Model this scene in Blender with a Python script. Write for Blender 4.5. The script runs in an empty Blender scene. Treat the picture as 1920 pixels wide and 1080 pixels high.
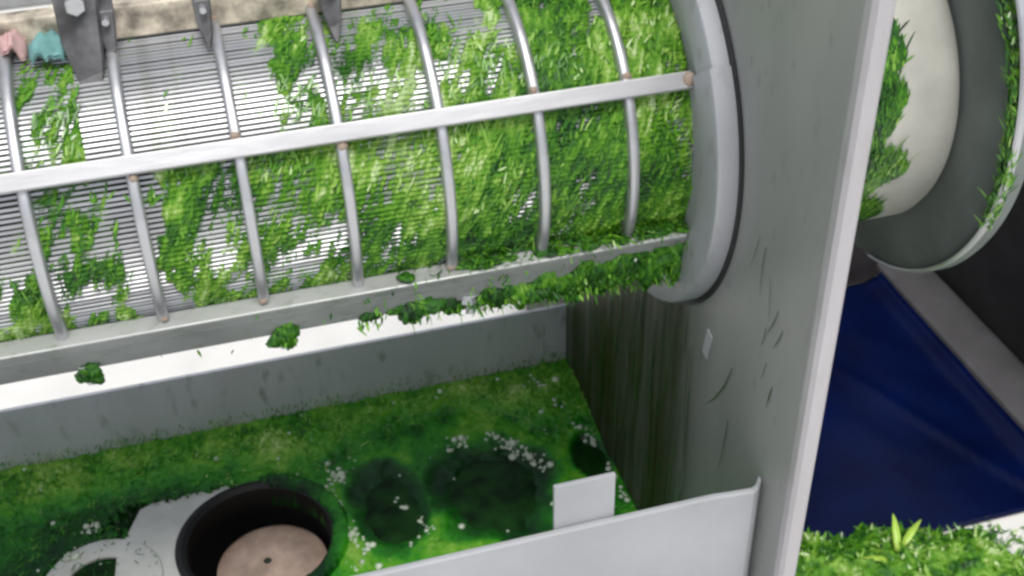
import bpy, bmesh, math, random
import numpy as np
from mathutils import Matrix, Vector
random.seed(7); rng = np.random.default_rng(7)
S = bpy.context.scene; COL = S.collection
PI = math.pi; R_ = math.radians

# ------------------------------------------------------------------ camera, sky, sun, exposure
CAMZ = 1.7
cd = bpy.data.cameras.new("camera"); cam = bpy.data.objects.new("camera", cd); COL.objects.link(cam)
_m = [[0.9614044, -0.2746003, -0.0172102], [-0.1768047, -0.5686629, -0.8033446], [0.2108120, 0.7753819, -0.5952657]]
right, up, back = Vector(_m[0]), -Vector(_m[1]), -Vector(_m[2])
cam.matrix_world = Matrix(((right.x, up.x, back.x, 0), (right.y, up.y, back.y, 0), (right.z, up.z, back.z, CAMZ), (0, 0, 0, 1)))
cd.sensor_width = 36; cd.lens = 36 * 2344.4 / 1920; cd.clip_start = 0.02; cd.clip_end = 500
cd.dof.use_dof = True; cd.dof.focus_distance = 1.3; cd.dof.aperture_fstop = 9.0
S.camera = cam
S.cycles.filter_width = 2.8            # the photograph is a soft video frame

SUN_EL, SUN_AZ = 68, 178          # azimuth of the sun, degrees clockwise from +Y
w = bpy.data.worlds.new("World"); S.world = w; w.use_nodes = True
nt = w.node_tree; bg = nt.nodes["Background"]
sky = nt.nodes.new("ShaderNodeTexSky"); sky.sky_type = 'NISHITA'; sky.sun_disc = False
sky.sun_elevation = R_(SUN_EL); sky.sun_rotation = R_(SUN_AZ)
sky.air_density = 1.0; sky.dust_density = 4.0; sky.ozone_density = 1.0
hs = nt.nodes.new("ShaderNodeHueSaturation"); hs.inputs["Saturation"].default_value = 0.45
nt.links.new(sky.outputs[0], hs.inputs["Color"]); nt.links.new(hs.outputs[0], bg.inputs[0])
bg.inputs[1].default_value = 0.13
sl = bpy.data.lights.new("sun", 'SUN'); sun = bpy.data.objects.new("sun", sl); COL.objects.link(sun)
sl.energy = 1.5; sl.angle = R_(16); sl.color = (1.0, 0.97, 0.92)
_d = Vector((math.sin(R_(SUN_AZ)) * math.cos(R_(SUN_EL)), math.cos(R_(SUN_AZ)) * math.cos(R_(SUN_EL)), math.sin(R_(SUN_EL))))
sun.rotation_euler = _d.to_track_quat('Z', 'Y').to_euler(); sun.location = _d * 20
S.view_settings.view_transform = 'Standard'; S.view_settings.look = 'None'
S.view_settings.exposure = 0.25; S.view_settings.gamma = 1.0

# ------------------------------------------------------------------ material helpers
def ramp(nt, fac, stops):
    n = nt.nodes.new("ShaderNodeValToRGB"); e = n.color_ramp.elements
    while len(e) < len(stops): e.new(0.5)
    for el, (p, c) in zip(e, stops): el.position = p; el.color = (*c, 1)
    nt.links.new(fac, n.inputs[0]); return n.outputs[0]
def noise(nt, scale, stretch=(1, 1, 1), detail=4, rough=0.55):
    tc = nt.nodes.new("ShaderNodeTexCoord"); mp = nt.nodes.new("ShaderNodeMapping"); mp.inputs["Scale"].default_value = stretch
    n = nt.nodes.new("ShaderNodeTexNoise"); n.inputs["Scale"].default_value = scale; n.inputs["Detail"].default_value = detail; n.inputs["Roughness"].default_value = rough
    nt.links.new(tc.outputs["Object"], mp.inputs[0]); nt.links.new(mp.outputs[0], n.inputs[0]); return n.outputs[0]
def mixc(nt, fac, a, b, mode='MIX'):
    n = nt.nodes.new("ShaderNodeMix"); n.data_type = 'RGBA'; n.blend_type = mode
    for s, v in ((n.inputs[0], fac), (n.inputs[6], a), (n.inputs[7], b)):
        if hasattr(v, 'links') or hasattr(v, 'is_linked'): nt.links.new(v, s)
        else: s.default_value = v if isinstance(v, (int, float)) else (*v, 1)
    return n.outputs[2]
def maprange(nt, v, a, b, c=0, d=1):
    n = nt.nodes.new("ShaderNodeMapRange"); nt.links.new(v, n.inputs[0])
    for i, x in enumerate((a, b, c, d)): n.inputs[i + 1].default_value = x
    return n.outputs[0]
def new_mat(name):
    m = bpy.data.materials.new(name); m.use_nodes = True
    return m, m.node_tree, m.node_tree.nodes["Principled BSDF"]
def metal(name, base, rough=0.35, metallic=0.85, scale=14, stretch=(1, 1, 1), dirt=(0.12, 0.12, 0.09), dirt_amt=0.45, bump=0.02):
    m, nt, b = new_mat(name)
    n1 = noise(nt, scale, stretch); n2 = noise(nt, scale * 5, stretch, 3)
    c = ramp(nt, n1, [(0.25, [v * 0.8 for v in base]), (0.7, base)])
    c = mixc(nt, maprange(nt, n2, 0.56, 0.78, 0, dirt_amt), c, dirt)
    nt.links.new(c, b.inputs["Base Color"]); b.inputs["Metallic"].default_value = metallic
    nt.links.new(maprange(nt, n1, 0.2, 0.8, rough * 0.75, rough * 1.35), b.inputs["Roughness"])
    if bump:
        bp = nt.nodes.new("ShaderNodeBump"); bp.inputs["Strength"].default_value = bump * 6; bp.inputs["Distance"].default_value = 0.002
        nt.links.new(n2, bp.inputs["Height"]); nt.links.new(bp.outputs[0], b.inputs["Normal"])
    return m
def plain(name, base, rough=0.5, scale=20, var=0.35, metallic=0.0, bump=0.0, coat=0.0):
    m, nt, b = new_mat(name)
    n1 = noise(nt, scale, detail=6)
    nt.links.new(ramp(nt, n1, [(0.3, [v * (1 - var) for v in base]), (0.7, [min(1, v * (1 + var * 0.5)) for v in base])]), b.inputs["Base Color"])
    b.inputs["Roughness"].default_value = rough; b.inputs["Metallic"].default_value = metallic; b.inputs["Coat Weight"].default_value = coat
    if bump:
        bp = nt.nodes.new("ShaderNodeBump"); bp.inputs["Strength"].default_value = bump; bp.inputs["Distance"].default_value = 0.004
        nt.links.new(n1, bp.inputs["Height"]); nt.links.new(bp.outputs[0], b.inputs["Normal"])
    return m
def grassy(name, stops, rough=0.4, scale=30, bump=0.0, trans=0.0, wet=1.0):
    """colour from the per-blade 'tint' attribute plus a little noise"""
    m, nt, b = new_mat(name)
    a = nt.nodes.new("ShaderNodeAttribute"); a.attribute_name = "tint"
    n1 = noise(nt, scale, detail=5)
    ad = nt.nodes.new("ShaderNodeMath"); ad.operation = 'ADD'
    nt.links.new(a.outputs["Fac"], ad.inputs[0]); nt.links.new(maprange(nt, n1, 0.25, 0.75, -0.14, 0.14), ad.inputs[1])
    nt.links.new(ramp(nt, ad.outputs[0], stops), b.inputs["Base Color"])
    nt.links.new(maprange(nt, ad.outputs[0], 0.0, 0.5, rough * wet, rough), b.inputs["Roughness"]); b.inputs["Specular IOR Level"].default_value = 0.3
    if bump:
        n2 = noise(nt, scale * 6, detail=6, rough=0.7)
        bp = nt.nodes.new("ShaderNodeBump"); bp.inputs["Strength"].default_value = bump; bp.inputs["Distance"].default_value = 0.004
        nt.links.new(n2, bp.inputs["Height"]); nt.links.new(bp.outputs[0], b.inputs["Normal"])
    if trans: b.inputs["Subsurface Weight"].default_value = trans; b.inputs["Subsurface Radius"].default_value = (0.004, 0.008, 0.001); b.inputs["Subsurface Scale"].default_value = 0.5
    return m

GREEN = [(0.0, (0.003, 0.028, 0.004)), (0.30, (0.024, 0.130, 0.005)), (0.58, (0.095, 0.280, 0.009)), (0.80, (0.24, 0.43, 0.06)), (1.0, (0.50, 0.66, 0.32))]
M = {}
M['steel'] = metal('brushed_steel', (0.58, 0.59, 0.61), 0.38, 0.8, 16, (1, 1, 1), dirt_amt=0.25)
M['bar'] = metal('bright_steel_bar', (0.56, 0.565, 0.58), 0.40, 0.75, 12, (0.4, 2, 2), dirt=(0.35, 0.36, 0.33), dirt_amt=0.25)
M['rail'] = metal('dull_rail_steel', (0.42, 0.44, 0.43), 0.5, 0.5, 20, (0.5, 1, 1), dirt=(0.12, 0.16, 0.08), dirt_amt=0.5)
M['flange'] = metal('dull_flange_steel', (0.46, 0.475, 0.50), 0.55, 0.45, 9, (1, 1, 0.5), dirt=(0.16, 0.17, 0.13), dirt_amt=0.5)
M['edge'] = metal('folded_sheet_edge', (0.56, 0.54, 0.56), 0.5, 0.4, 10, (1, 1, 0.3), dirt_amt=0.2)
M['wire'] = metal('screen_wire_steel', (0.52, 0.53, 0.55), 0.36, 0.7, 10, (0.5, 1, 1), dirt=(0.16, 0.19, 0.10), dirt_amt=0.5, bump=0)
M['galv'] = metal('dull_steel_sheet', (0.46, 0.47, 0.48), 0.52, 0.45, 7, (1, 1, 0.35), dirt=(0.16, 0.17, 0.13), dirt_amt=0.35)
M['trough'] = metal('wet_steel_sheet', (0.76, 0.77, 0.82), 0.5, 0.25, 9, (1, 1, 0.4), dirt=(0.10, 0.14, 0.07), dirt_amt=0.6)
M['core'] = plain('dark_wet_core', (0.020, 0.035, 0.014), 0.6)
M['flange_shadow'] = plain('flange_shadow_black', (0.012, 0.012, 0.013), 0.45)
M['darkmetal'] = plain('dark_grey_paint', (0.14, 0.14, 0.145), 0.5, 40, 0.6, 0.3)
M['disc'] = plain('dark_green_grey_paint', (0.17, 0.195, 0.185), 0.5, 12, 0.3, 0.1)
M['rust'] = plain('rusty_weld', (0.42, 0.32, 0.25), 0.55, 120, 0.6)
M['cream'] = plain('rusty_sunlit_beige', (0.66, 0.59, 0.47), 0.55, 45, 0.75)  # sun glare and rust both put into the beige of the steel flange
M['collar'] = plain('worn_white_collar', (0.50, 0.50, 0.45), 0.45, 9, 0.3)
M['white'] = plain('white_painted_sheet', (0.385, 0.395, 0.415), 0.4, 9, 0.12)
M['pale'] = plain('pale_grey_plate', (0.56, 0.58, 0.54), 0.5, 14, 0.18)
M['pipe'] = plain('black_plastic_pipe', (0.006, 0.006, 0.006), 0.5)
M['plug'] = plain('tan_plug', (0.50, 0.37, 0.29), 0.18, 22, 0.45)
M['sunground'] = plain('pale_concrete', (0.78, 0.78, 0.75), 0.8, 5, 0.1)
M['block'] = plain('grey_concrete', (0.30, 0.31, 0.31), 0.8, 12, 0.25)
M['kerb'] = plain('grey_kerb', (0.075, 0.073, 0.078), 0.6, 12, 0.25)
M['darkbrown'] = plain('dark_brown', (0.035, 0.031, 0.033), 0.6, 14, 0.4)
M['pink'] = plain('pink_cloth', (0.62, 0.40, 0.39), 0.8, 40, 0.3)
M['teal'] = plain('teal_cloth', (0.16, 0.36, 0.35), 0.8, 40, 0.3)
M['tarp'] = plain('navy_tarp', (0.0002, 0.0035, 0.034), 0.28, 6, 0.5, bump=0.3); M['tarp'].node_tree.nodes['Principled BSDF'].inputs['Specular IOR Level'].default_value = 0.22
M['grass'] = grassy('chopped_grass', GREEN, 0.26)
M['grass'].node_tree.nodes['Principled BSDF'].inputs['Specular IOR Level'].default_value = 0.45
M['pulp'] = grassy('grass_pulp', GREEN, 0.26, 60, 0.6)
M['pulp'].node_tree.nodes['Principled BSDF'].inputs['Specular IOR Level'].default_value = 0.45
M['slurry'] = grassy('green_slurry', [(0.0, (0.001, 0.026, 0.003)), (0.2, (0.005, 0.075, 0.004)), (0.45, (0.024, 0.215, 0.010)), (0.65, (0.080, 0.310, 0.012)), (0.85, (0.21, 0.42, 0.05)), (1.0, (0.40, 0.55, 0.20))], 0.20, 22, 0.3, wet=0.5); M['slurry'].node_tree.nodes['Principled BSDF'].inputs['Specular IOR Level'].default_value = 0.28
M['juice'] = plain('green_juice', (0.008, 0.040, 0.006), 0.16, 30, 0.8, bump=0.15); M['juice'].node_tree.nodes['Principled BSDF'].inputs['Specular IOR Level'].default_value = 0.10
M['bubble'] = plain('pale_bubbles', (0.60, 0.68, 0.55), 0.12, 60, 0.2)
# end plate: dull steel with greenish drip stains and painted shade under the drum on its wet back part
m, nt, b = new_mat('stained_shaded_end_plate')
n1 = noise(nt, 7, (1, 1, 0.3)); n2 = noise(nt, 34, (1, 1, 0.07), 5, 0.6); n3 = noise(nt, 60, (1, 1, 0.5), 4)
c = ramp(nt, n1, [(0.3, (0.285, 0.293, 0.288)), (0.7, (0.37, 0.375, 0.365))])
c = mixc(nt, maprange(nt, n3, 0.6, 0.75, 0, 0.35), c, (0.14, 0.15, 0.12))
tc = nt.nodes.new("ShaderNodeTexCoord"); sx = nt.nodes.new("ShaderNodeSeparateXYZ"); nt.links.new(tc.outputs["Object"], sx.inputs[0])
my = maprange(nt, sx.outputs["Y"], 0.99, 1.12); mz = maprange(nt, sx.outputs["Z"], 0.98, 0.80)
mm = nt.nodes.new("ShaderNodeMath"); mm.operation = 'MULTIPLY'; nt.links.new(my, mm.inputs[0]); nt.links.new(mz, mm.inputs[1])
m2 = nt.nodes.new("ShaderNodeMath"); m2.operation = 'MULTIPLY'; nt.links.new(mm.outputs[0], m2.inputs[0]); nt.links.new(maprange(nt, n2, 0.35, 0.62, 0.78, 1.0), m2.inputs[1])
c = mixc(nt, m2.outputs[0], c, ramp(nt, n3, [(0.35, (0.012, 0.036, 0.002)), (0.65, (0.042, 0.042, 0.012))]))
nt.links.new(c, b.inputs["Base Color"]); b.inputs["Roughness"].default_value = 0.5
nt.links.new(maprange(nt, m2.outputs[0], 0.0, 0.6, 0.35, 0.0), b.inputs["Metallic"]); nt.links.new(maprange(nt, m2.outputs[0], 0.2, 0.9, 0.5, 0.08), b.inputs["Specular IOR Level"])
M['plate'] = m

# ------------------------------------------------------------------ object helpers
def mesh_obj(name, verts, faces, mat, parent=None, smooth=False, tint=None):
    me = bpy.data.meshes.new(name)
    if isinstance(verts, np.ndarray):
        faces = np.asarray(faces, dtype=np.int32); k = faces.shape[1]; nf = len(faces)
        me.vertices.add(len(verts)); me.vertices.foreach_set("co", verts.astype(np.float32).ravel())
        me.loops.add(nf * k); me.loops.foreach_set("vertex_index", faces.ravel())
        me.polygons.add(nf); me.polygons.foreach_set("loop_start", np.arange(0, nf * k, k, dtype=np.int32))
        me.update(calc_edges=True)
    else:
        me.from_pydata([tuple(v) for v in verts], [], [tuple(f) for f in faces])
        bm = bmesh.new(); bm.from_mesh(me); bmesh.ops.recalc_face_normals(bm, faces=bm.faces); bm.to_mesh(me); bm.free()
    if tint is not None:
        at = me.attributes.new("tint", 'FLOAT', 'POINT'); at.data.foreach_set("value", np.asarray(tint, dtype=np.float32))
    if smooth: me.polygons.foreach_set("use_smooth", np.ones(len(me.polygons), dtype=bool))
    me.materials.append(mat)
    o = bpy.data.objects.new(name, me); COL.objects.link(o); adopt(o, parent); return o
def adopt(o, parent):
    if parent is None: return
    o.parent = parent
    off = parent.location if parent.parent is None else Vector((0, 0, 0))
    o.matrix_parent_inverse = Matrix.Translation(-Vector(off))
def bm_obj(name, bm, mat, parent=None, bevel=0.0, smooth=False):
    bmesh.ops.recalc_face_normals(bm, faces=bm.faces)
    if bevel: bmesh.ops.bevel(bm, geom=list(bm.edges), offset=bevel, segments=2, profile=0.5, affect='EDGES', clamp_overlap=True)
    me = bpy.data.meshes.new(name); bm.to_mesh(me); bm.free()
    if smooth:
        for p in me.polygons: p.use_smooth = True
    me.materials.append(mat); o = bpy.data.objects.new(name, me); COL.objects.link(o); adopt(o, parent); return o
def thing(name, loc, label, cat, group=None):
    o = bpy.data.objects.new(name, None); COL.objects.link(o); o.location = loc; o.empty_display_size = 0.05
    return tag(o, label, cat, group)
def tag(o, label, cat, group=None, kind=None):
    o['label'] = label; o['category'] = cat
    if group: o['group'] = group
    if kind: o['kind'] = kind
    return o
def setting(o, kind, label=None):
    o['kind'] = kind
    if label: o['label'] = label
    return o
def add_box(bm, c, s, rot=None):
    mt = Matrix.Translation(c) @ (rot.to_4x4() if rot is not None else Matrix.Identity(4)) @ Matrix.Diagonal((*s, 1))
    bmesh.ops.create_cube(bm, size=1.0, matrix=mt)
def box(name, c, s, mat, parent=None, bevel=0.0, rot=None):
    bm = bmesh.new(); add_box(bm, c, s, rot); return bm_obj(name, bm, mat, parent, bevel)
def lathe(name, prof, mat, parent=None, seg=128, a0=0.0, a1=2 * PI, centre=None, smooth=True, closed=True):
    """revolve a closed (x, r) outline about the drum axis; th=0 faces the viewer, + turns upward"""
    cy, cz = centre or (YC, ZC); full = abs(a1 - a0 - 2 * PI) < 1e-6
    n = seg if full else seg + 1; k = len(prof); v = []; f = []
    for i in range(n):
        t = a0 + (a1 - a0) * i / seg
        for x, r in prof: v.append((x, cy - r * math.cos(t), cz + r * math.sin(t)))
    for i in range(seg):
        j = (i + 1) % n
        for q in range(k if closed else k - 1): f.append((i * k + q, i * k + (q + 1) % k, j * k + (q + 1) % k, j * k + q))
    if not full and closed: f.append(tuple(range(k))); f.append(tuple((n - 1) * k + q for q in range(k)))
    o = mesh_obj(name, v, f, mat, parent, smooth)
    if smooth:
        md = o.modifiers.new("edge", 'EDGE_SPLIT'); md.split_angle = R_(35)
    return o
def vn(x, y, seed=0):
    """smooth value noise 0..1, vectorised"""
    tb = np.random.default_rng(seed).random((64, 64))
    x = np.asarray(x, float); y = np.asarray(y, float)
    xi = np.floor(x).astype(int); yi = np.floor(y).astype(int); fx = x - xi; fy = y - yi
    fx = fx * fx * (3 - 2 * fx); fy = fy * fy * (3 - 2 * fy)
    g = lambda a, b: tb[a % 64, b % 64]
    return (g(xi, yi) * (1 - fx) + g(xi + 1, yi) * fx) * (1 - fy) + (g(xi, yi + 1) * (1 - fx) + g(xi + 1, yi + 1) * fx) * fy
def fbm(x, y, seed=0, o=4):
    return sum(vn(x * 2 ** i, y * 2 ** i, seed + i) * 0.5 ** i for i in range(o)) / sum(0.5 ** i for i in range(o))
def unit(a): return a / np.maximum(np.linalg.norm(a, axis=1, keepdims=True), 1e-9)
def blades(name, P, D, N, L, W, T, lift, mat, parent=None, bend=0.25):
    """many thin curved slivers as one real mesh"""
    n = len(P); D = unit(D); N = unit(N - (N * D).sum(1, keepdims=True) * D); Sd = np.cross(D, N)
    sb = (rng.random((n, 1)) - 0.5) * 2 * bend
    V = np.empty((n, 8, 3))
    for i, (s, wd) in enumerate(((0, 0.55), (0.36, 1.0), (0.72, 0.8), (1.0, 0.15))):
        c = P + D * (L * s)[:, None] + N * (lift * s * s * L)[:, None] + Sd * (sb * s * s * L[:, None])
        h = Sd * (W * wd * 0.5)[:, None]
        V[:, i * 2] = c - h; V[:, i * 2 + 1] = c + h
    base = (np.arange(n) * 8)[:, None]
    F = np.concatenate([base + np.array([[i * 2, i * 2 + 1, i * 2 + 3, i * 2 + 2]]) for i in range(3)], 0)
    return mesh_obj(name, V.reshape(-1, 3), F, mat, parent, True, np.repeat(T, 8))

# ------------------------------------------------------------------ dimensions (metres)
YC, ZC = 1.230, CAMZ - 0.7065       # drum axis
RR = 0.182                          # outside of the rings
RW = 0.168                          # outside of the wires
X0, PITCH = -0.177, 0.1             # first ring and ring spacing
XF = 0.5153                         # left face of the end plate
TH = [R_(34.6), R_(-18.3), R_(89.0)] # angles of the three lengthwise bars in view
ZL = CAMZ - 1.3872                  # juice level
YB, ZT = 1.5529, CAMZ - 1.2475       # tank back wall
YL, ZLIP = 0.8608, CAMZ - 0.9882    # tank front lip
def on_drum(x, th, r):
    return np.stack([np.broadcast_to(x, np.shape(th)), YC - r * np.cos(th), ZC + r * np.sin(th)], -1)

# ------------------------------------------------------------------ setting
def sheet(name, x0, x1, y0, y1, z, mat, n=2):
    g = np.stack(np.meshgrid(np.linspace(x0, x1, n), np.linspace(y0, y1, n), indexing='ij'), -1).reshape(-1, 2)
    v = [(a, b_, z) for a, b_ in g]; f = [(i * n + j, (i + 1) * n + j, (i + 1) * n + j + 1, i * n + j + 1) for i in range(n - 1) for j in range(n - 1)]
    return mesh_obj(name, v, f, mat)
setting(sheet('ground', -60, 60, -60, 60, 0, M['sunground'], 9), 'structure')
tag(box('concrete_wall', (-1.6, 4.3, 0.35), (3.0, 0.2, 0.7), M['block'], None, 0.01), 'low grey concrete wall seen past the top of the drum at upper left', 'wall')
kerb = tag(box('kerb', (1.465, 2.0, 0.0175), (0.115, 2.2, 0.035), M['kerb'], None, 0.012), 'grey kerb beam running along the right edge of the blue tarp', 'kerb')
tag(box('dark_box', (2.08, 2.0, 0.25), (1.10, 2.2, 0.5), M['darkbrown'], None, 0.02), 'dark brown box standing behind the grey kerb at far right', 'box')  # plain dark brown box beyond the kerb
tag(box('shade_panel', (1.00, 2.02, 0.35), (0.80, 0.06, 0.7), M['darkbrown'], None, 0.01), 'dark panel added for the shade behind the blue tarp under the discharge outlet', 'panel')  # dark sheet added in place of the shade beyond the tarp

# ------------------------------------------------------------------ screw press
press = thing('screw_press', (0.1, YC, 0.2), 'steel screw press with a ribbed wire drum screen clogged with wet green grass', 'screw press')
screen = lathe('drum_screen', [(-0.75, RW - 0.0145), (XF - 0.012, RW - 0.0145), (XF - 0.012, 0.08), (-0.75, 0.08)], M['core'], press, 96)
# wires: one bevelled bar, copied round the axis
def wire_mesh():
    v = []; rr = (-0.001, 0.0, 0.0, -0.001, -0.0085); tt = (-0.0018, -0.0011, 0.0011, 0.0018, 0.0)
    xs = (-0.75, XF - 0.008)
    for x in xs:
        for r, t in zip(rr, tt): v.append((x, -(RW + r), t))
    f = [(i, (i + 1) % 5, 5 + (i + 1) % 5, 5 + i) for i in range(5)] + [(0, 1, 2, 3, 4), (5, 6, 7, 8, 9)]
    return v, f
wv, wf = wire_mesh(); first = None
nw = 0
th = R_(-58)
while th < R_(128):
    if first is None: o = first = mesh_obj('wire', wv, wf, M['wire'], screen)
    else:
        o = first.copy(); COL.objects.link(o)
    o.location = (0, YC, ZC); o.rotation_euler = (-th + random.uniform(-.0008, .0008), 0, 0)
    sc = 1 + random.uniform(-.003, .003); o.scale = (1, sc, 1)
    nw += 1; th += 0.0054 / RW
# rings
def ring_profile(x, hw=0.0055, r0=RW - 0.001, r1=RR):
    b_ = 0.0028
    return [(x - hw, r0), (x - hw, r1 - b_), (x - hw + b_ * .4, r1 - b_ * .35), (x - hw + b_, r1), (x + hw - b_, r1), (x + hw - b_ * .4, r1 - b_ * .35), (x + hw, r1 - b_), (x + hw, r0)]
ring0 = lathe('ring', ring_profile(0), M['steel'], press, 160)
rings = [ring0]
for k in range(-3, 7):
    o = ring0 if k == -3 else ring0.copy()
    if k != -3: COL.objects.link(o)
    o.location.x = X0 + PITCH * k + random.uniform(-.0015, .0015)
# lengthwise bars: across the ring tops
def long_bar(name, th, r0, r1, tw, mat, x0=-0.75, x1=XF - 0.024, shift=0.0):
    rad = Vector((0, -math.cos(th), math.sin(th))); tan = Vector((0, math.sin(th), math.cos(th)))
    rot = Matrix((Vector((1, 0, 0)), tan, rad)).transposed()
    c = Vector(((x0 + x1) / 2, YC, ZC)) + rad * ((r0 + r1) / 2) + tan * shift
    return box(name, c, (x1 - x0, tw, r1 - r0), mat, press, 0.0018, rot)
long_bar('cross_bar', TH[0], RR - 0.010, RR + 0.006, 0.0185, M['bar'])
low = long_bar('flange_bar', TH[1], RW + 0.002, RR + 0.009, 0.014, M['rail'], shift=-0.022)
low2 = long_bar('flange_bar', TH[1], RW + 0.002, RR + 0.0075, 0.034, M['rail'], shift=-0.0462)
long_bar('top_flange', TH[2], RW + 0.002, RR + 0.022, 0.022, M['cream'])
# rusty weld beads where rings meet the bars
bm = bmesh.new(); bmesh.ops.create_icosphere(bm, subdivisions=2, radius=1.0)
for v in bm.verts: v.co *= 1 + random.uniform(-.12, .12)
wb = bm_obj('weld_bead', bm, M['rust'], press, 0, True); wfirst = True
for k in range(-2, 7):
    for th, dth, ok in ((TH[1], -0.055, k in (-1, 1, 2, 4)), (TH[0], -0.07, k in (1, 3)), (TH[0], 0.07, k in (2, 5, 6)), (TH[2], -0.085, True)):
        if not ok: continue
        o = wb if wfirst else wb.copy()
        if not wfirst: COL.objects.link(o)
        wfirst = False
        q = on_drum(X0 + PITCH * k, np.array(th + dth), RR - 0.002)
        o.location = q; o.scale = (random.uniform(.004, .0062), random.uniform(.003, .005), random.uniform(.004, .006))
o = wb.copy(); COL.objects.link(o); o.location = on_drum(XF - 0.028, np.array(TH[0]), RR + 0.004); o.scale = (.008, .007, .009)
# bolts under the lower flange bars
def bolt_bm():
    bm = bmesh.new()
    bmesh.ops.create_cone(bm, cap_ends=True, segments=6, radius1=0.011, radius2=0.011, depth=0.009, matrix=Matrix.Translation((0, 0, -0.004)))
    bmesh.ops.create_cone(bm, cap_ends=True, segments=14, radius1=0.0055, radius2=0.0055, depth=0.018, matrix=Matrix.Translation((0, 0, -0.012)))
    bmesh.ops.create_cone(bm, cap_ends=True, segments=20, radius1=0.014, radius2=0.014, depth=0.002, matrix=Matrix.Translation((0, 0, 0.0015)))
    return bm
bolt = bm_obj('bolt', bolt_bm(), M['steel'], press, 0)
rad = Vector((0, -math.cos(TH[1]), math.sin(TH[1]))); tan = Vector((0, math.sin(TH[1]), math.cos(TH[1])))
for i, k in enumerate((-1, 0.15, 2.15, 4.2)):
    o = bolt if i == 0 else bolt.copy()
    if i: COL.objects.link(o)
    o.rotation_euler = Matrix((Vector((1, 0, 0)), rad, tan)).transposed().to_euler() if False else (-(PI / 2 - TH[1]) + PI / 2, 0, 0)
    o.location = Vector((X0 + PITCH * k, YC, ZC)) + rad * (RR + 0.001) - tan * 0.064
# end flange in two halves, dark ring for the shadow gap, end plate
def flange_prof(ro, xl, lip):
    return [(XF - 0.003, RW - 0.01), (xl + 0.004, RW - 0.01), (xl + 0.004, RR + 0.010), (xl, RR + 0.013), (xl, ro - 0.006), (xl + 0.002, ro - 0.002), (xl + 0.006, ro), (XF - 0.003, ro)]
lathe('end_flange', flange_prof(0.2375, XF - 0.023, 0), M['flange'], press, 90, TH[0] + 0.012, TH[0] + PI)
lathe('end_flange', flange_prof(0.2405, XF - 0.027, 0), M['flange'], press, 90, TH[0] - PI, TH[0] + 0.010)
lathe('flange_shadow_ring', [(XF - 0.0025, RW), (XF - 0.0025, 0.247), (XF - 0.0004, 0.247), (XF - 0.0004, RW)], M['flange_shadow'], press, 128)  # black ring added to draw the shadow gap between flange and plate
# end plate, bent front edge
box('end_plate', (XF + 0.004, (0.815 + 1.80) / 2, 0.86), (0.008, 1.80 - 0.815, 1.5), M['plate'], press, 0.0015)
bm = bmesh.new()
pts = [(XF, 0.8148), (XF, 0.806), (XF + 0.003, 0.8005), (XF + 0.013, 0.796), (XF + 0.016, 0.798), (XF + 0.016, 0.803), (XF + 0.006, 0.8148)]
lo = [bm.verts.new((x, y, 0.11)) for x, y in pts]; hi = [bm.verts.new((x, y, 1.61)) for x, y in pts]
bm.faces.new(lo); bm.faces.new(hi)
for i in range(len(pts)): j = (i + 1) % len(pts); bm.faces.new((lo[i], lo[j], hi[j], hi[i]))
bm_obj('folded_edge', bm, M['edge'], press)
st = box('white_mark', (XF - 0.0008, 1.030, 0.776), (0.0016, 0.014, 0.040), M['white'], press, 0.0004, Matrix.Rotation(R_(12), 3, 'X'))  # small white slip on the end plate below the flange
# discharge end
lathe('discharge_collar', [(XF + 0.012, 0.10), (XF + 0.012, 0.185), (0.795, 0.185), (0.803, 0.181), (0.806, 0.17), (0.806, 0.10)], M['collar'], press, 128)
lathe('discharge_disc', [(0.808, 0.06), (0.808, 0.252), (0.812, 0.259), (0.820, 0.262), (0.836, 0.262), (0.836, 0.06)], M['disc'], press, 128)
lathe('casing_rim', [(0.806, 0.275), (0.804, 0.277), (0.806, 0.2790), (0.813, 0.2790), (0.813, 0.275)], M['steel'], press, 96, R_(-78), R_(130), (YC, ZC + 0.024))
lathe('rim_web', [(0.812, 0.250), (0.812, 0.2780), (0.830, 0.2780), (0.830, 0.250)], M['disc'], press, 96, R_(-78), R_(130), (YC, ZC + 0.024))
# hinge clamps on the top flange
def clamp(x, s, name='hinge_clamp'):
    rad = Vector((0, -math.cos(TH[2]), math.sin(TH[2]))); c = Vector((x, YC - 0.028, ZC + RR + 0.008))
    prof = [(-.020, .05), (.022, .05), (.020, .01), (.014, -.03), (.004, -.058), (-.006, -.058), (-.012, -.035), (-.021, -.005)]
    bm = bmesh.new(); n = len(prof); d = 0.012
    fr = [bm.verts.new(c + Vector((a * s, -d - abs(min(0, b_)) * 0.75 * s + 0.0, b_ * s))) for a, b_ in prof]
    bk = [bm.verts.new(v.co + Vector((0, 0.022, 0.008))) for v in fr]
    bm.faces.new(fr); bm.faces.new(bk)
    for i in range(n): j = (i + 1) % n; bm.faces.new((fr[i], fr[j], bk[j], bk[i]))
    o = bm_obj(name, bm, M['darkmetal'], press, 0.002)
    bm = bmesh.new(); bmesh.ops.create_cone(bm, cap_ends=True, segments=6, radius1=0.010 * s, radius2=0.010 * s, depth=0.012, matrix=Matrix.Translation(c + Vector((0, -0.017, 0.034 * s))) @ Matrix.Rotation(PI / 2, 4, 'X'))
    bm_obj('nut', bm, M['steel'], o, 0.001)
clamp(X0 + 0.076, 1.0); clamp(X0 + 0.192, 0.40); clamp(X0 + 0.318, 0.55); clamp(X0 + 0.10, 0.42)

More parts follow.
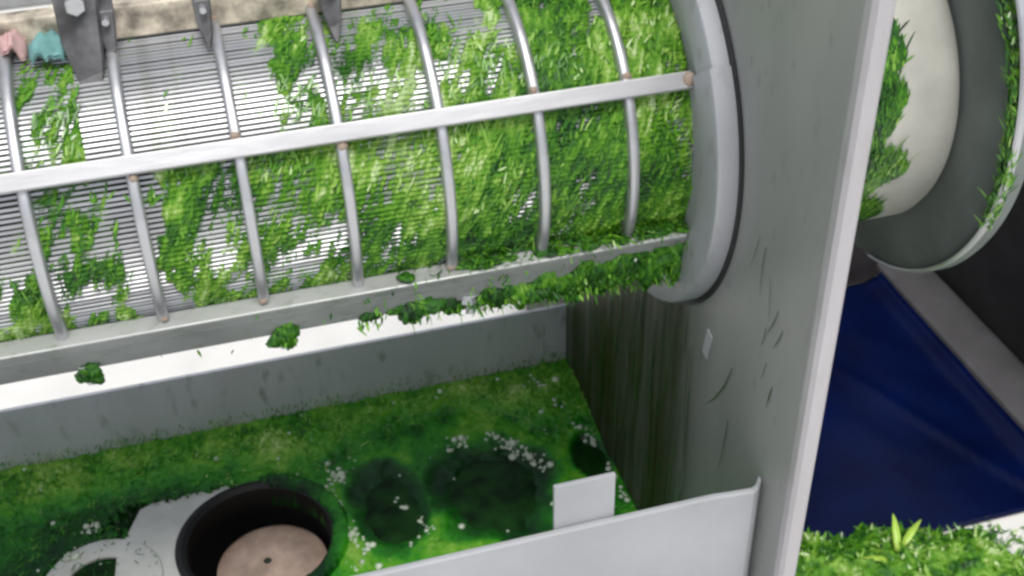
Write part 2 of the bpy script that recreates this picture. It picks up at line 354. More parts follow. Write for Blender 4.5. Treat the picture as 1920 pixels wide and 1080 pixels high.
# ------------------------------------------------------------------ grass pulp on the drum
def lump_of(x, th): return fbm(x * 60, th * RW * 45, 17, 3)
def cover(x, th):
    """how thickly the bay at (x, th) is clogged, 0..1"""
    b_ = (x - X0) / PITCH; upn = th > TH[0]; f = b_ - np.floor(b_)
    c = np.clip((b_ - 2.35) * 0.33 + 0.30, 0, 1)                        # thicker to the right
    c = np.where(b_ > 5.0, 1.0, c)
    bi = np.floor(b_)
    lowc = np.select([bi <= -1, bi == 0, bi == 1, bi == 2, bi == 3, bi == 4], [np.where(th < R_(4), .75, .3), np.where(f < .74, .70, .0), np.clip((f - .10 - .5 * (lump_of(x, th) - .5)) * 5, 0, .80), .76, .84, 1.0], 1.0)
    upc = np.select([bi <= -1, bi == 0, bi == 1, bi == 2, bi == 3, bi == 4], [.30, np.where((f < .60) & (th < R_(76)), .74, .14), .10, np.clip(.20 + .62 * np.clip((f - .40 - .6 * (lump_of(x, th) - .5)) * 6, 0, 1) * np.clip((.96 - f) * 9, 0, 1), 0, .8), .66, .80], 1.0)
    return np.where(upn, upc, lowc)
nx, nt_ = 960, 720
xs = np.linspace(-0.33, XF - 0.0193, nx); ths = np.linspace(R_(-52), R_(120), nt_)
X, T = np.meshgrid(xs, ths, indexing='ij')
LEAN = 0.42
def lean(x, t): return x - LEAN * t * RW, t * RW + LEAN * x              # streaks lean like the shreds do
u, vv = lean(X, T)
strk = fbm(u * 70, vv * 24, 3, 4)
fib = fbm(u * 230, vv * 62, 13, 3)
lump = fbm(X * 26, T * RW * 26, 11, 4)
fine = fbm(X * 420, T * RW * 420, 21, 2)
C = cover(X, T)
bay = np.floor((X - X0) / PITCH); NA = np.where(bay == 3, .5, np.where((bay == 2) & (T < TH[0]), .65, 1.0))
amount = C * 1.15 + ((strk - 0.5) * 1.1 + (lump - 0.5) * 0.9) * NA - 0.56
thick = np.clip(amount, -0.35, 0.7)
rad_ = RW - 0.0026 + np.where(thick < 0, thick * 0.018, thick * 0.0080) + ((fib - 0.5) * 0.0050 + (fine - 0.5) * 0.0016) * np.clip(thick * 3 + .6, 0, 1)
rad_ = rad_ + 0.0019 * np.cos(2 * PI * (T - R_(-58)) * RW / 0.0054) * np.clip(thick * 6, 0, 1) * np.clip(1.6 - thick * 2.2, .25, 1)
P = on_drum(X, T, rad_)
tint = 0.48 + .035 * np.clip((X - X0) / PITCH - 3.5, 0, 2) + (strk - 0.5) * 0.6 + (fib - .5) * 0.85 + (fbm(X * 14, T * 3, 31, 3) - 0.5) * 0.9 + (fine - 0.5) * 0.15  # tint spread widened so the colour carries shadows and pale glints
idx = np.arange(nx * nt_).reshape(nx, nt_)
F = np.stack([idx[:-1, :-1], idx[1:, :-1], idx[1:, 1:], idx[:-1, 1:]], -1).reshape(-1, 4)
keep = thick > -0.30
kf = (keep[:-1, :-1] | keep[1:, 1:]).reshape(-1)
used, inv = np.unique(F[kf], return_inverse=True)
pulp = mesh_obj('grass_pulp', P.reshape(-1, 3)[used], inv.reshape(-1, 4), M['pulp'], None, True, tint.reshape(-1)[used])
tag(pulp, 'wet green grass pulp squeezed through the wires of the drum screen', 'grass pulp', None, 'stuff')
# shreds lying on the drum
def drum_shreds(n, seed):
    r = np.random.default_rng(seed)
    x = r.uniform(-0.33, XF - 0.024, n); t = r.uniform(R_(-50), R_(118), n)
    u, v = lean(x, t)
    a = cover(x, t) * 1.15 + (fbm(u * 70, v * 24, 3, 4) - 0.5) * 1.1 + (fbm(x * 26, t * RW * 26, 11, 4) - 0.5) * 0.9 - 0.50
    k = r.random(n) < np.clip(a * 1.5, 0.003, .6) * np.where(np.floor((x - X0) / PITCH) == 3, .35, 1); x, t, a = x[k], t[k], a[k]; n = len(x)
    th = np.clip(a, 0, .7)
    P = on_drum(x, t, RW + 0.0002 + th * 0.0062 + r.random(n) * 0.0012)
    N = on_drum(x, t, 1.0) - np.stack([x, np.full(n, YC), np.full(n, ZC)], -1)
    tn = np.stack([np.zeros(n), np.sin(t), np.cos(t)], -1); ax = np.array([[1.0, 0, 0]])
    an = r.normal(R_(23), R_(18), n); D = tn * np.cos(an)[:, None] + ax * np.sin(an)[:, None]
    L = r.gamma(2.5, 0.0026, n) + 0.003; W = r.uniform(0.001, 0.0032, n)
    T = np.clip(0.47 + .035 * np.clip((x - X0) / PITCH - 3.5, 0, 2) + r.normal(0, .13, n) + (fbm(x * 14, t * 3, 31, 3) - 0.5) * 1.0 + (r.random(n) > .96) * .3, 0, 1)
    ring = np.abs(((x - X0) / PITCH + 0.5) % 1 - 0.5) * PITCH
    k = (ring > 0.007) & (np.abs(t - TH[0]) > 0.06) & (np.abs(t - TH[1]) > 0.05)
    return P[k], D[k], N[k], L[k], W[k], T[k]
P, D, N, L, W, T = drum_shreds(15000, 5)
o = blades('grass_shreds', P, D, N, L, W, T, rng.uniform(-.08, .05, len(P)), M['grass'])
tag(o, 'short wet grass shreds plastered over the drum screen between the rings', 'grass', None, 'stuff')

# shreds draped over and hanging from the lower flange bar, thick towards the end plate
def hanging(n, seed):
    r = np.random.default_rng(seed); x = r.uniform(-0.10, XF - 0.012, n)
    dens = np.clip((x - 0.10) / 0.16, 0.03, 1) * (0.25 + 0.75 * (fbm(x * 22, x * 0 + 3, 41, 3) > 0.47)); dens = np.where(x > 0.33, np.maximum(dens, .75), dens)
    for k in (0.15, 2.15, 3.1): dens = np.where(np.abs(x - (X0 + PITCH * k)) < 0.012, 0.5, dens)
    k = r.random(n) < dens; x = x[k]; n = len(x); side = r.random(n)
    s = r.uniform(0, 1, n)
    rad = np.array([0, -math.cos(TH[1]), math.sin(TH[1])]); tan = np.array([0, math.sin(TH[1]), math.cos(TH[1])])
    c = np.stack([x, np.full(n, YC), np.full(n, ZC)], -1); amt = np.clip((x - 0.1) / 0.3, 0, 1)
    top = side < 0.30; under = side > 0.36
    rr = np.where(top, RW + s * 0.028, np.where(under, RW + 0.0 + s * 0.04, RR + 0.016 + r.random(n) * .008 * amt))
    tt = np.where(top, -0.001 + r.random(n) * 0.004 + .006 * amt * r.random(n), np.where(under, -0.046 - r.random(n) * 0.030 * amt, 0.000 - s * 0.05))
    P = c + rad * (rr[:, None] - .006) + tan * (tt[:, None] - .013)
    keep = (~top) | (x > 0.16)
    D = np.stack([r.normal(0, .45, n), -0.25 + r.normal(0, .4, n), np.where(top, r.normal(.2, .4, n), -1.0 + r.normal(0, .3, n))], -1)
    N = np.tile(rad, (n, 1)) + r.normal(0, .4, (n, 3))
    L = r.gamma(3.0, 0.0018, n) + 0.003; W = r.uniform(0.001, 0.0034, n)
    T = np.clip(0.42 + r.normal(0, .18, n), 0, 1)
    return [a[keep] for a in (P, D, N, L, W, T)]
P, D, N, L, W, T = hanging(5200, 9)
o = blades('hanging_grass', P, D, N, L, W, T, rng.uniform(-.2, .3, len(P)), M['grass'])
tag(o, 'dark clumps of wet grass hanging from the lower flange bar of the drum', 'grass', None, 'stuff')
def clumps(spec, seed):
    """lumpy wet blobs joined as one stuff mesh: centre, radii"""
    bm = bmesh.new(); bmesh.ops.create_icosphere(bm, subdivisions=4, radius=1.0); bv = np.array([v.co for v in bm.verts]); bf = np.array([[v.index for v in f.verts] for f in bm.faces]); bm.free()
    VV, FF, TT = [], [], []; r = np.random.default_rng(seed)
    for c, s in spec:
        o1, o2 = r.uniform(0, 40, 2)
        a = fbm(bv[:, 0] * 1.6 + o1, bv[:, 1] * 1.6 + bv[:, 2] * 1.1 + o2, 131, 3); b_ = fbm(bv[:, 0] * 6 + o2 + bv[:, 1] * 3, bv[:, 2] * 2.2 + o1, 133, 3)
        v = bv * (0.55 + .75 * a + (b_ - .5) * .55)[:, None] * np.array(s) + np.array(c)
        FF.append(bf + sum(len(q) for q in VV)); VV.append(v); TT.append(.28 + (b_ - .5) * .8 + r.normal(0, .10))
    return np.concatenate(VV), np.concatenate(FF), np.concatenate(TT)
r = np.random.default_rng(19); spec = []
radv = np.array([0, -math.cos(TH[1]), math.sin(TH[1])]); tanv = np.array([0, math.sin(TH[1]), math.cos(TH[1])])
for x in list(r.uniform(.16, .505, 70)) + list(r.uniform(.30, .508, 60)) + [X0 + .215, X0 + .22, X0 + .225, X0 + .013, X0 + .019, X0 - .102, X0 - .097, X0 - .1, X0 + .30, X0 + .305, X0 + .315, X0 + .28]:
    amt = min(1, max(0.15, (x - .08) / .3))
    q = np.array([x, YC, ZC]) + radv * (RR + .010 + r.uniform(-.012, .006)) - tanv * (.046 + r.uniform(-.012, .014) * amt)
    spec.append((q, (r.uniform(.008, .019), r.uniform(.007, .012), r.uniform(.010, .024) * (.5 + .7 * amt))))
for x in list(r.uniform(.24, .50, 52)) + list(r.uniform(.17, .26, 6)):
    q = np.array([x, YC, ZC]) + radv * (RW + r.uniform(.004, .022)) - tanv * r.uniform(-.001, .004)
    spec.append((q, (r.uniform(.008, .017), r.uniform(.004, .009), r.uniform(.002, .0045))))
for x in r.uniform(.36, .508, 26):
    q = np.array([x, YC, ZC]) + radv * (RR + .0135) - tanv * r.uniform(.020, .050)
    spec.append((q, (r.uniform(.008, .018), r.uniform(.002, .0035), r.uniform(.006, .014))))
for x in r.uniform(.20, .36, 22):
    q = np.array([x, YC, ZC]) + radv * (RR + .006) - tanv * r.uniform(.050, .066)
    spec.append((q, (r.uniform(.008, .016), r.uniform(.006, .009), r.uniform(.008, .016))))
for k in (-1, .15, 2.15):
    for i in range(3): spec.append((np.array([X0 + PITCH * k + r.normal(0, .005), YC, ZC]) + radv * (RR + .019) - tanv * (.046 + .007 * i), (.009, .006, .009)))
v, f, t = clumps([(c - tanv * .013 - radv * .006, q) for c, q in spec], 23)
tag(mesh_obj('hanging_pulp', v, f, M['pulp'], None, True, t), 'wet dark green pulp clumps clinging under the lower rail near the end plate', 'grass pulp', None, 'stuff')
# shreds round the collar and on the rim beyond the plate
def collar_shreds(n, seed):
    r = np.random.default_rng(seed); t = r.uniform(R_(-100), R_(100), n)
    edge = 0.722 + 0.045 * (fbm(t * 5, t * 0 + 1, 51, 4) - 0.5) * 2
    x = XF + 0.03 + (edge - XF - 0.03) * r.random(n) ** 0.7
    P = on_drum(x, t, 0.1865 + r.random(n) * 0.006 * np.clip((edge - x) / 0.04, 0.1, 1))
    N = on_drum(x, t, 1.0) - np.stack([x, np.full(n, YC), np.full(n, ZC)], -1)
    tn = np.stack([np.zeros(n), np.sin(t), np.cos(t)], -1)
    an = r.normal(R_(4), R_(16), n); D = tn * np.cos(an)[:, None] + np.array([[1.0, 0, 0]]) * np.sin(an)[:, None]
    T = np.clip(0.40 + r.normal(0, .18, n) + (fbm(t * 6, x * 20, 55, 3) - .5), 0, 1)
    return P, D, N, r.gamma(3, .0028, n) + .003, r.uniform(.001, .0034, n), T
P, D, N, L, W, T = collar_shreds(22000, 12)
o = blades('collar_grass', P, D, N, L, W, T, rng.uniform(-.08, .06, len(P)), M['grass'])
tag(o, 'green grass shreds pressed out around the white discharge collar', 'grass', None, 'stuff')
r = np.random.default_rng(77); n = 900; t = r.uniform(R_(-16), R_(60), n)
P = on_drum(r.uniform(0.800, 0.812, n), t, 0.265 + r.random(n) * 0.016); N = on_drum(0 * t, t, 1.0) - np.array([0, YC, ZC]) + np.array([-.5, 0, 0])
D = np.stack([r.normal(0, .4, n), np.sin(t), np.cos(t)], -1)
o = blades('rim_grass', P, D, N, r.gamma(3, .0025, n) + .003, r.uniform(.001, .003, n), np.clip(r.normal(.42, .2, n), 0, 1), r.uniform(-.05, .05, n), M['grass'])
tag(o, 'thin band of grass caught between the dark disc and the casing rim', 'grass', None, 'stuff')
# drips and stray shreds on the end plate
r = np.random.default_rng(31); rows = []
for i in range(70):                                    # long dark strands below the flange
    rows.append((r.uniform(1.06, 1.52), r.uniform(0.45, 0.80), r.uniform(.06, .22), r.uniform(.0008, .002), r.uniform(.0, .3), r.normal(0, .03)))
for y, z, l in ((0.921, .985, .06), (0.905, .96, .05), (0.880, .935, .045), (0.935, .99, .05), (0.867, .92, .035), (0.890, .86, .03), (0.872, .842, .035), (0.962, .795, .11), (0.958, .72, .09), (0.90, .90, .03)):
    rows.append((y, z, l, r.uniform(.0008, .0020), r.uniform(.02, .2), r.normal(.12, .10)))
rows = np.array(rows); n = len(rows)
P = np.stack([np.full(n, XF - 0.0015), rows[:, 0], rows[:, 1]], -1); D = np.stack([np.full(n, -.005), rows[:, 5], -np.ones(n)], -1); N = np.tile(np.array([[-1.0, 0, 0]]), (n, 1))
o = blades('plate_strands', P, D, N, rows[:, 2], rows[:, 3], rows[:, 4], np.full(n, .01), M['grass'])
tag(o, 'dark wet grass strands stuck to the grey end plate below the flange', 'grass', None, 'stuff')

# ------------------------------------------------------------------ collecting tank
tank = thing('collecting_tank', (0, 1.2, 0.15), 'open grey steel tank under the drum holding green juice', 'tank')
box('back_wall', ((-1.0 + XF - 0.001) / 2, YB + 0.003, (0.15 + ZT) / 2), (XF - 0.001 + 1.0, 0.006, ZT - 0.15), M['trough'], tank, 0.001)
box('tank_floor', ((-1.0 + XF - 0.001) / 2, (YL + YB) / 2, 0.147), (XF + 0.999, YB - YL - 0.008, 0.006), M['trough'], tank)
# front lip: sheet with a rolled top edge and a bend before the end plate
bm = bmesh.new()
xs_ = [-1.0, 0.455, 0.462, XF - 0.016, XF - 0.010, XF - 0.001]; ys_ = [YL, YL, YL - 0.001, YL - 0.004, YL - 0.001, YL + 0.010]
secs = []
for x, y in zip(xs_, ys_):
    sec = [(y - 0.004, 0.15), (y - 0.004, ZLIP - 0.002), (y - 0.002, ZLIP), (y + 0.002, ZLIP), (y + 0.004, ZLIP - 0.002), (y + 0.004, 0.15)]
    secs.append([bm.verts.new((x, a, z)) for a, z in sec])
for s0, s1 in zip(secs, secs[1:]):
    for i in range(6): j = (i + 1) % 6; bm.faces.new((s0[i], s0[j], s1[j], s1[i]))
bm.faces.new(secs[0]); bm.faces.new(secs[-1])
bm_obj('front_lip', bm, M['white'], tank)
box('lip_tab', (0.309, YL + 0.0065, ZLIP + 0.018), (0.067, 0.005, 0.085), M['white'], tank, 0.001)

# juice and floating grass

def ell(x, y, cx, cy, rx, ry): return np.sqrt(((x - cx) / rx) ** 2 + ((y - cy) / ry) ** 2)
def pool_mask(x, y):
    """>0 where open dark juice shows"""
    wob = (fbm(x * 22, y * 22, 61, 4) - .5) * 1.0
    d = np.minimum.reduce([ell(x, y, .32, 1.31, .105, .115), ell(x, y, .16, 1.315, .062, .10), ell(x, y, .487, 1.335, .033, .05)])
    return 1 - d + wob * 0.6
def front_line(x): return np.interp(x, [-.6, -.395, -.227, -.105, -.007, .086, .126, .222, .331, .383, .43, .52], [1.44, 1.441, 1.45, 1.468, 1.455, 1.42, 1.455, 1.495, 1.495, 1.455, 1.40, 1.36])
nx, ny = 430, 230
X, Y = np.meshgrid(np.linspace(-0.75, XF - 0.0015, nx), np.linspace(0.93, YB - 0.0008, ny), indexing='ij')
pm = pool_mask(X, Y); backness = (Y - front_line(X)) / (YB - front_line(X))
hole = np.minimum(ell(X, Y, -.035, 1.31, .118, .118), 9)
edge_l = ell(X, Y, -.26, 1.30, .088, .080)
lump = fbm(X * 34, Y * 34, 71, 4); fine = fbm(X * 190, Y * 190, 81, 3)
H = 0.009 + 0.017 * np.clip(backness * 1.6, 0, 1) + (lump - .5) * .010 * np.clip(.35 + backness, .15, 1) + (fine - .5) * .006 * np.clip(.5 + backness - 2 * np.clip(pm, -.2, .3), .0, 1)
H = H - 0.012 * np.clip(pm * 2.0, 0, 1)
plate_zone = (X > -.232 + .10 * (fine - .5)) & (X < -.055 + .02 * (fine - .5)) & (Y < 1.436 + .03 * (fine - .5)) & (Y > .93)
H = np.where((X < -.10) & (Y < 1.42), H - 0.004, H)
H = np.where(hole < np.where(X > -.01, 0.91, 1.04), -0.03, np.where((hole < 1.1) & (X > -.01), .0165 + (lump - .5) * .006 + (fine - .5) * .004, H)); H = np.where(plate_zone, -0.03, H); H = np.where(edge_l < 1.0 + .3 * (fine - .5), -0.03, H)
tint = .40 + .18 * np.clip(backness * 2, -.6, 1) + (lump - .5) * .42 + (fine - .5) * .28
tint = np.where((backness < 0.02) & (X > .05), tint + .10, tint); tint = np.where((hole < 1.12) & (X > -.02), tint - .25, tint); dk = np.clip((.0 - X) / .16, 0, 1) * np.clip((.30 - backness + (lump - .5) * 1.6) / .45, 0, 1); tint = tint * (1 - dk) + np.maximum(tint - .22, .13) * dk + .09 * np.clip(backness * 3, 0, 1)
rim = np.exp(-((pm + .22) / .2) ** 2); tint = tint + rim * .22 * (X > .05)
swirl = fbm(X * 9 + 2 * fbm(X * 7, Y * 7, 143, 2), Y * 9 + 2 * fbm(X * 7 + 9, Y * 7, 144, 2), 141, 4)
tint = tint + (swirl - .5) * .5 + .24 * np.exp(-(((X - .40) / .09) ** 2 + ((Y - 1.50) / .05) ** 2))
murk = np.clip(pm * 3 + .25, 0, 1); tint = tint * (1 - murk) + murk * (.05 + .28 * np.clip(swirl - .42, 0, 1) * 1.6)
idx = np.arange(nx * ny).reshape(nx, ny)
F = np.stack([idx[:-1, :-1], idx[1:, :-1], idx[1:, 1:], idx[:-1, 1:]], -1).reshape(-1, 4)
kf = (H[:-1, :-1].reshape(-1) > -.022) | (H[1:, 1:].reshape(-1) > -.022)
V = np.stack([X, Y, ZL + H], -1).reshape(-1, 3); used, inv = np.unique(F[kf], return_inverse=True)
o = mesh_obj('floating_pulp', V[used], inv.reshape(-1, 4), M['slurry'], None, True, tint.reshape(-1)[used])
tag(o, 'layer of green grass pulp floating on the juice in the tank', 'grass pulp', None, 'stuff')
def float_shreds(n, seed):
    r = np.random.default_rng(seed); x = r.uniform(-0.6, XF - .004, n); y = r.uniform(1.0, YB - .002, n)
    pm = pool_mask(x, y); bk = (y - front_line(x)) / (YB - front_line(x))
    dens = np.where(bk > .35, 1.0, np.where(bk > -.15, .35, np.where(x < -.05, .25, .05))) * (pm < -0.05)
    hole = ell(x, y, -.035, 1.31, .118, .118); dens = np.where(hole < np.where(x > -.02, .95, 1.02), 0, dens)
    pz = (x > -.235) & (x < -.05) & (y < 1.430); dens = np.where(pz, 0.0, dens); dens = np.where(ell(x, y, -.26, 1.30, .088, .08) < .98, 0.04, dens)
    k = r.random(n) < dens; x, y, bk = x[k], y[k], bk[k]; n = len(x)
    lump = fbm(x * 34, y * 34, 71, 4)
    P = np.stack([x, y, ZL + .0095 + .017 * np.clip(bk * 1.6, 0, 1) + (lump - .5) * .010 * np.clip(.35 + bk, .15, 1)], -1)
    climb = np.clip(bk, 0, 1) > .86
    P[:, 2] += np.where(climb, r.random(n) ** 2 * .022, 0)
    D = np.stack([r.normal(.25, .55, n), r.normal(.4, .7, n), np.abs(r.normal(.05, .15, n)) + climb * 1.1], -1)
    N = np.tile([[0, -.35, 1.0]], (n, 1)) + r.normal(0, .3, (n, 3))
    L = r.gamma(3, .0020, n) + .002; W = r.uniform(.0008, .0022, n)
    L = np.where(y + L > YB - .002, np.maximum(.003, L * .4), L)
    T = .46 + r.normal(0, .15, n) + (lump - .5) * .7; dk = np.clip((.0 - x) / .16, 0, 1) * np.clip((.30 - bk + (lump - .5) * 1.6) / .45, 0, 1); T = np.where(dk > .5, np.maximum(T - .15, .18), T + .06 + .35 * (r.random(n) > .93))
    return P, D, N, L, W, np.clip(T, 0, 1)
P, D, N, L, W, T = float_shreds(52000, 15)
o = blades('floating_shreds', P, D, N, L, W, T, rng.uniform(-.2, .3, len(P)), M['slurry'])
tag(o, 'fine grass shreds banked along the tank back wall and around the pools', 'grass', None, 'stuff')
# foam
bm = bmesh.new(); bmesh.ops.create_icosphere(bm, subdivisions=1, radius=1.0); bv = np.array([v.co for v in bm.verts]); bf = np.array([[v.index for v in f.verts] for f in bm.faces]); bm.free()
r = np.random.default_rng(3); VV, FF = [], []
paths = [((.102, 1.405), (.075, 1.33), 34), ((.075, 1.33), (.11, 1.25), 34), ((.172, 1.337), (.20, 1.29), 22), ((.20, 1.29), (.205, 1.25), 12), ((.27, 1.425), (.30, 1.415), 10), ((.345, 1.425), (.39, 1.375), 34), ((.39, 1.375), (.415, 1.33), 22), ((.44, 1.53), (.50, 1.36), 30), ((.50, 1.38), (.51, 1.22), 40), ((.09, 1.22), (.13, 1.20), 12), ((.17, 1.28), (.18, 1.24), 5)]
pts = []
for (a, b2), (c2, d2), n in paths:
    for i in range(n): s = r.random(); pts.append((a + (c2 - a) * s + r.normal(0, .006), b2 + (d2 - b2) * s + r.normal(0, .006)))
for i in range(60): pts.append((r.uniform(-.38, .5), r.uniform(1.22, 1.545)))
for cx, cy in ((-.27, 1.405), (-.30, 1.36), (.09, 1.41), (.078, 1.35), (.375, 1.40), (.30, 1.425), (.18, 1.335)):
    for i in range(16): pts.append((cx + r.normal(0, .008), cy + r.normal(0, .006)))
for x, y in pts:
    if ell(x, y, -.035, 1.31, .122, .122) < 1 or (-.235 < x < -.05 and y < 1.44) or x > XF - .006: continue
    rr = r.gamma(2.2, .0009) + .0008
    bk = (y - front_line(x)) / (YB - front_line(x)); z = ZL + .009 + .017 * min(1, max(0, bk * 1.6))
    z -= .012 * min(1, max(0, 2 * float(pool_mask(np.array([x]), np.array([y]))[0])))
    FF.append(bf + len(VV) * len(bv)); VV.append(bv * rr * np.array([1, 1, .75]) + np.array([x, y, z]))
o = mesh_obj('foam_bubbles', np.concatenate(VV), np.concatenate(FF), M['bubble'], None, True)
tag(o, 'small pale foam bubbles strung around the dark juice pools', 'foam', None, 'stuff')

# pipe fittings in the tank
def plate_with_hole(name, c, rh, outline, z0, z1, mat, parent, n=72):
    """flat plate: round hole, straight sided outline given as a polygon round c"""
    v, f = [], []
    def ray(a):
        dx, dy = math.cos(a), math.sin(a); best = 1e9
        for (x0, y0), (x1, y1) in zip(outline, outline[1:] + outline[:1]):
            ex, ey = x1 - x0, y1 - y0; den = dx * ey - dy * ex
            if abs(den) < 1e-9: continue
            t = ((x0 - c[0]) * ey - (y0 - c[1]) * ex) / den; s = ((x0 - c[0]) * dy - (y0 - c[1]) * dx) / den
            if t > 0 and -1e-6 <= s <= 1 + 1e-6: best = min(best, t)
        return best
    for i in range(n):
        a = 2 * PI * i / n; ro = ray(a)
        for rr, z in ((rh, z1), (ro, z1), (ro, z0), (rh, z0)): v.append((c[0] + rr * math.cos(a), c[1] + rr * math.sin(a), z))
    for i in range(n):
        j = (i + 1) % n
        for q in range(4): f.append((i * 4 + q, i * 4 + (q + 1) % 4, j * 4 + (q + 1) % 4, j * 4 + q))
    return mesh_obj(name, v, f, mat, parent)
def vlathe(name, prof, c, mat, parent, n=96):
    v = [(c[0] + r_ * math.cos(2 * PI * i / n), c[1] + r_ * math.sin(2 * PI * i / n), z) for i in range(n) for r_, z in prof]; k = len(prof); f = []
    for i in range(n):
        j = (i + 1) % n
        for q in range(k): f.append((i * k + q, i * k + (q + 1) % k, j * k + (q + 1) % k, j * k + q))
    o = mesh_obj(name, v, f, mat, parent, True); md = o.modifiers.new("edge", 'EDGE_SPLIT'); md.split_angle = R_(40); return o
HC = (-.035, 1.312)
jb = [(-0.152, YL + .006), (XF - .002, YL + .006), (XF - .002, YB - .001), (-0.152, YB - .001)]
ja = plate_with_hole('juice', HC, 0.1125, jb, ZL - .004, ZL, M['juice'], None, 180)
setting(ja, 'structure')
setting(mesh_obj('juice', [(x, y, z) for z in (ZL - .004, ZL) for x, y in ((-.998, YL + .006), (-.1521, YL + .006), (-.1521, YB - .001), (-.998, YB - .001))], [(0, 1, 2, 3), (4, 5, 6, 7)], M['juice']), 'structure')
drain = thing('drain_fitting', (HC[0], HC[1], ZL - .12), 'black round drain pipe with tan plug in a pale grey plate', 'drain')
plate_with_hole('mounting_plate', HC, 0.114, [(-.250, 1.20), (-.238, 1.345), (-.198, 1.436), (-.07, 1.442), (0.06, 1.42), (0.11, 1.32), (0.08, 1.18), (-.10, 1.15)], ZL - .006, ZL + .003, M['pale'], drain)
vlathe('pipe', [(.1135, ZL + .006), (.121, ZL + .0045), (.121, ZL + .009), (.112, ZL + .011), (.105, ZL + .006), (.103, ZL - .14), (.1135, ZL - .14)], HC, M['pipe'], drain)
vlathe('plug', [(.0001, ZL - .036), (.055, ZL - .037), (.071, ZL - .040), (.082, ZL - .048), (.082, ZL - .12), (.0001, ZL - .12)], (HC[0] + .012, HC[1] - .006), M['plug'], drain)
vlathe('plug_screw', [(.0001, ZL - .0345), (.004, ZL - .0348), (.006, ZL - .0358), (.0001, ZL - .0358)], (HC[0] + .006, HC[1] - .004), M['core'], drain, 24)
SC = (-.26, 1.295)
ring2 = thing('pipe_ring', (SC[0], SC[1], ZL - .03), 'pale grey pipe ring half filled with green pulp at the lower left', 'pipe ring')
vlathe('ring_collar', [(.052, ZL - .03), (.052, ZL + .004), (.058, ZL + .008), (.084, ZL + .006), (.088, ZL + .001), (.088, ZL - .03)], SC, M['pale'], ring2)
vlathe('pulp_fill', [(.0001, ZL - .006), (.03, ZL - .007), (.0515, ZL - .010), (.0515, ZL - .03), (.0001, ZL - .03)], SC, M['pulp'], ring2, 40)

# ------------------------------------------------------------------ rags on the top flange at far left
def rag(name, c, s, mat, label):
    n = 14; g = np.linspace(-1, 1, n); A, B = np.meshgrid(g, g, indexing='ij')
    z = (fbm(A * 2.2 + c[0] * 50, B * 2.2, 91, 3) - .5) * 1.3 - .55 * (A ** 2 + B ** 2)
    top = np.stack([c[0] + A * s[0] * (1 - .2 * B ** 2), c[1] + B * s[1] * (1 - .2 * A ** 2), c[2] + z * s[2]], -1).reshape(-1, 3)
    bot = top - np.array([0, 0, .003]); idx = np.arange(n * n).reshape(n, n)
    F = np.stack([idx[:-1, :-1], idx[1:, :-1], idx[1:, 1:], idx[:-1, 1:]], -1).reshape(-1, 4)
    o = mesh_obj(name, np.concatenate([top, bot]), np.concatenate([F, F[:, ::-1] + n * n]), mat, None, True); return tag(o, label, 'rag')
rag('rag', (X0 + 0.008, YC - 0.02, ZC + RR + 0.012), (.013, .022, .02), M['pink'], 'small pink rag lying on the drum top at far left')
rag('rag', (X0 + 0.040, YC - 0.03, ZC + RR + 0.008), (.018, .024, .018), M['teal'], 'small teal rag beside the pink one on the drum top')

# ------------------------------------------------------------------ tarp, heap of grass
n = 60; X, Y = np.meshgrid(np.linspace(0.56, 1.407, n), np.linspace(1.275, 1.985, n), indexing='ij')
Z = .006 + .026 * fbm(X * 5 + Y * 2, Y * 3, 101, 3) ** 3 + .006 * np.exp(-((X - .55 - .45 * (Y - .8)) / .012) ** 2) + .005 * np.exp(-((X - 1.9 + .45 * (Y - .1)) / .010) ** 2) + .02 * np.clip((X - 1.36) / .05, 0, 1) ** 2
idx = np.arange(n * n).reshape(n, n); F = np.stack([idx[:-1, :-1], idx[1:, :-1], idx[1:, 1:], idx[:-1, 1:]], -1).reshape(-1, 4)
top = np.stack([X, Y, Z], -1).reshape(-1, 3)
o = mesh_obj('tarp', top, F, M['tarp'], None, True); so = o.modifiers.new("thickness", 'SOLIDIFY'); so.thickness = .002
tag(o, 'dark navy blue plastic tarp spread on the floor beyond the end plate', 'tarp')
def heap_h(x, y):
    e = np.clip((1.33 - .17 * (x - .9) - y + (fbm(x * 14, y * 3, 111, 3) - .5) * .10) / .10, 0, 1)
    rgt = np.clip((1.225 - x + (fbm(x * 2, y * 18, 113, 3) - .5) * .14) / .07, 0, 1)
    return e ** .7 * rgt ** .7 * (.030 + .030 * fbm(x * 16, y * 16, 112, 4) + .022 * fbm(x * 70, y * 70, 114, 3))
n = 330; X, Y = np.meshgrid(np.linspace(0.56, 1.35, n), np.linspace(.75, 1.40, n), indexing='ij'); H = heap_h(X, Y)
idx = np.arange(n * n).reshape(n, n); F = np.stack([idx[:-1, :-1], idx[1:, :-1], idx[1:, 1:], idx[:-1, 1:]], -1).reshape(-1, 4)
kf = H[:-1, :-1].reshape(-1) > .004; V = np.stack([X, Y, H + .004], -1).reshape(-1, 3); used, inv = np.unique(F[kf], return_inverse=True)
o = mesh_obj('grass_heap', V[used], inv.reshape(-1, 4), M['pulp'], None, True, (.50 + (fbm(X * 20, Y * 20, 121, 3) - .5) * .9 + (fbm(X * 90, Y * 90, 122, 3) - .5) * .9).reshape(-1)[used])  # wide tint variation paints dark gaps and white glints into the heap
tag(o, 'heap of pressed chopped grass on the floor at lower right', 'grass heap', None, 'stuff')
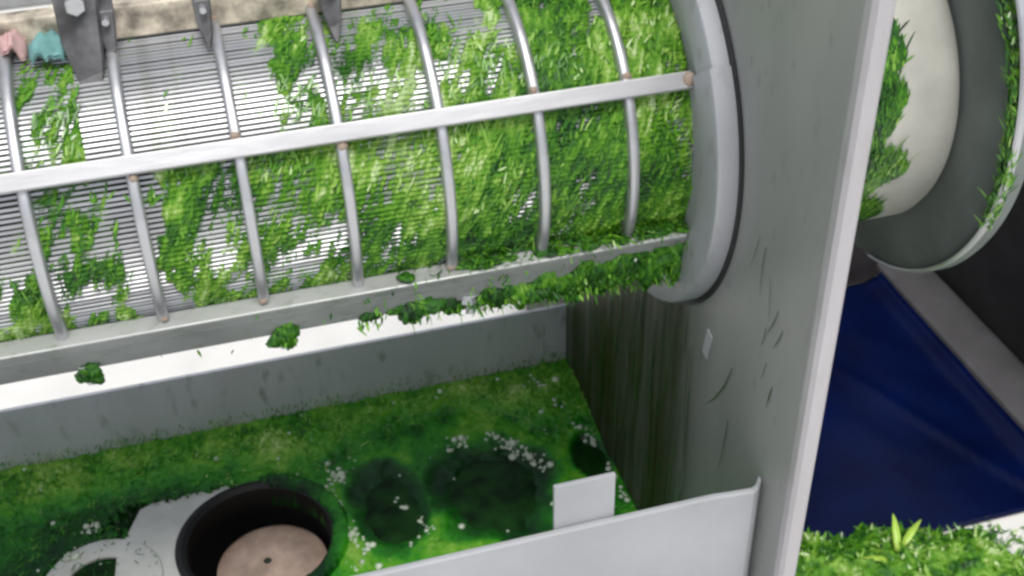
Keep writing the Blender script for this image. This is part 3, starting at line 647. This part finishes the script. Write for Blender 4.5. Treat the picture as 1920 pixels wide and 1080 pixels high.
r = np.random.default_rng(41); n = 22000; x = r.uniform(.6, 1.36, n); y = r.uniform(.9, 1.36, n); h = heap_h(x, y)
k = ((h > .006) & (r.random(n) < .7)) | (r.random(n) < .16) & (x > 1.1) & (y < 1.265); x, y, h = x[k], y[k], h[k]; n = len(x)
P = np.stack([x, y, np.maximum(h, .006) - .002], -1); D = r.normal(0, 1, (n, 3)) * np.array([1, 1, .3]); D[:, 2] = np.abs(D[:, 2]); N = np.tile([[0, 0, 1.0]], (n, 1)) + r.normal(0, .5, (n, 3))
L = r.gamma(3, .0032, n) + .004; W = r.uniform(.002, .007, n)
o = blades('heap_shreds', P, D, N, L, W, np.clip(.58 + r.normal(0, .2, n) + (fbm(x * 20, y * 20, 121, 3) - .5) * .8, 0, 1), r.uniform(-.5, .5, n), M['grass'], None, .5)
tag(o, 'loose chopped grass pieces covering the heap and scattered on pale floor', 'grass', None, 'stuff')

# bright leaf pieces lying on the heap
def leaf(loc, rz, tilt, L, W, label):
    n = 9; v = []; f = []
    for i in range(n):
        t = i / (n - 1); wd = W * math.sin(PI * (0.12 + 0.88 * t) ** 0.8) * .5 + .0006; z = L * (.75 * t - .35 * t * t) * tilt
        v += [(-wd, L * t, z + wd * .35), (0, L * t, z), (wd, L * t, z + wd * .35)]
    for i in range(n - 1):
        for q in (0, 1): a = i * 3 + q; f.append((a, a + 1, a + 4, a + 3))
    o = mesh_obj('leaf', v, f, M['leaf'], None, True); o.location = loc; o.rotation_euler = (0, 0, rz)
    so = o.modifiers.new("thickness", 'SOLIDIFY'); so.thickness = .0006
    return tag(o, label, 'leaf')
M['leaf'] = plain('fresh_leaf', (0.36, 0.56, 0.07), 0.4, 60, 0.3)
leaf((1.000, 1.215, .062), R_(-18), 1.2, .060, .012, 'tallest bright yellow green leaf standing up on the grass heap')
leaf((1.012, 1.220, .066), R_(-58), .7, .060, .011, 'bright leaf leaning right from the foot of the tallest leaf on the heap')
leaf((.975, 1.200, .062), R_(70), .35, .045, .010, 'short bright leaf lying flat left of the tallest leaf on the heap')
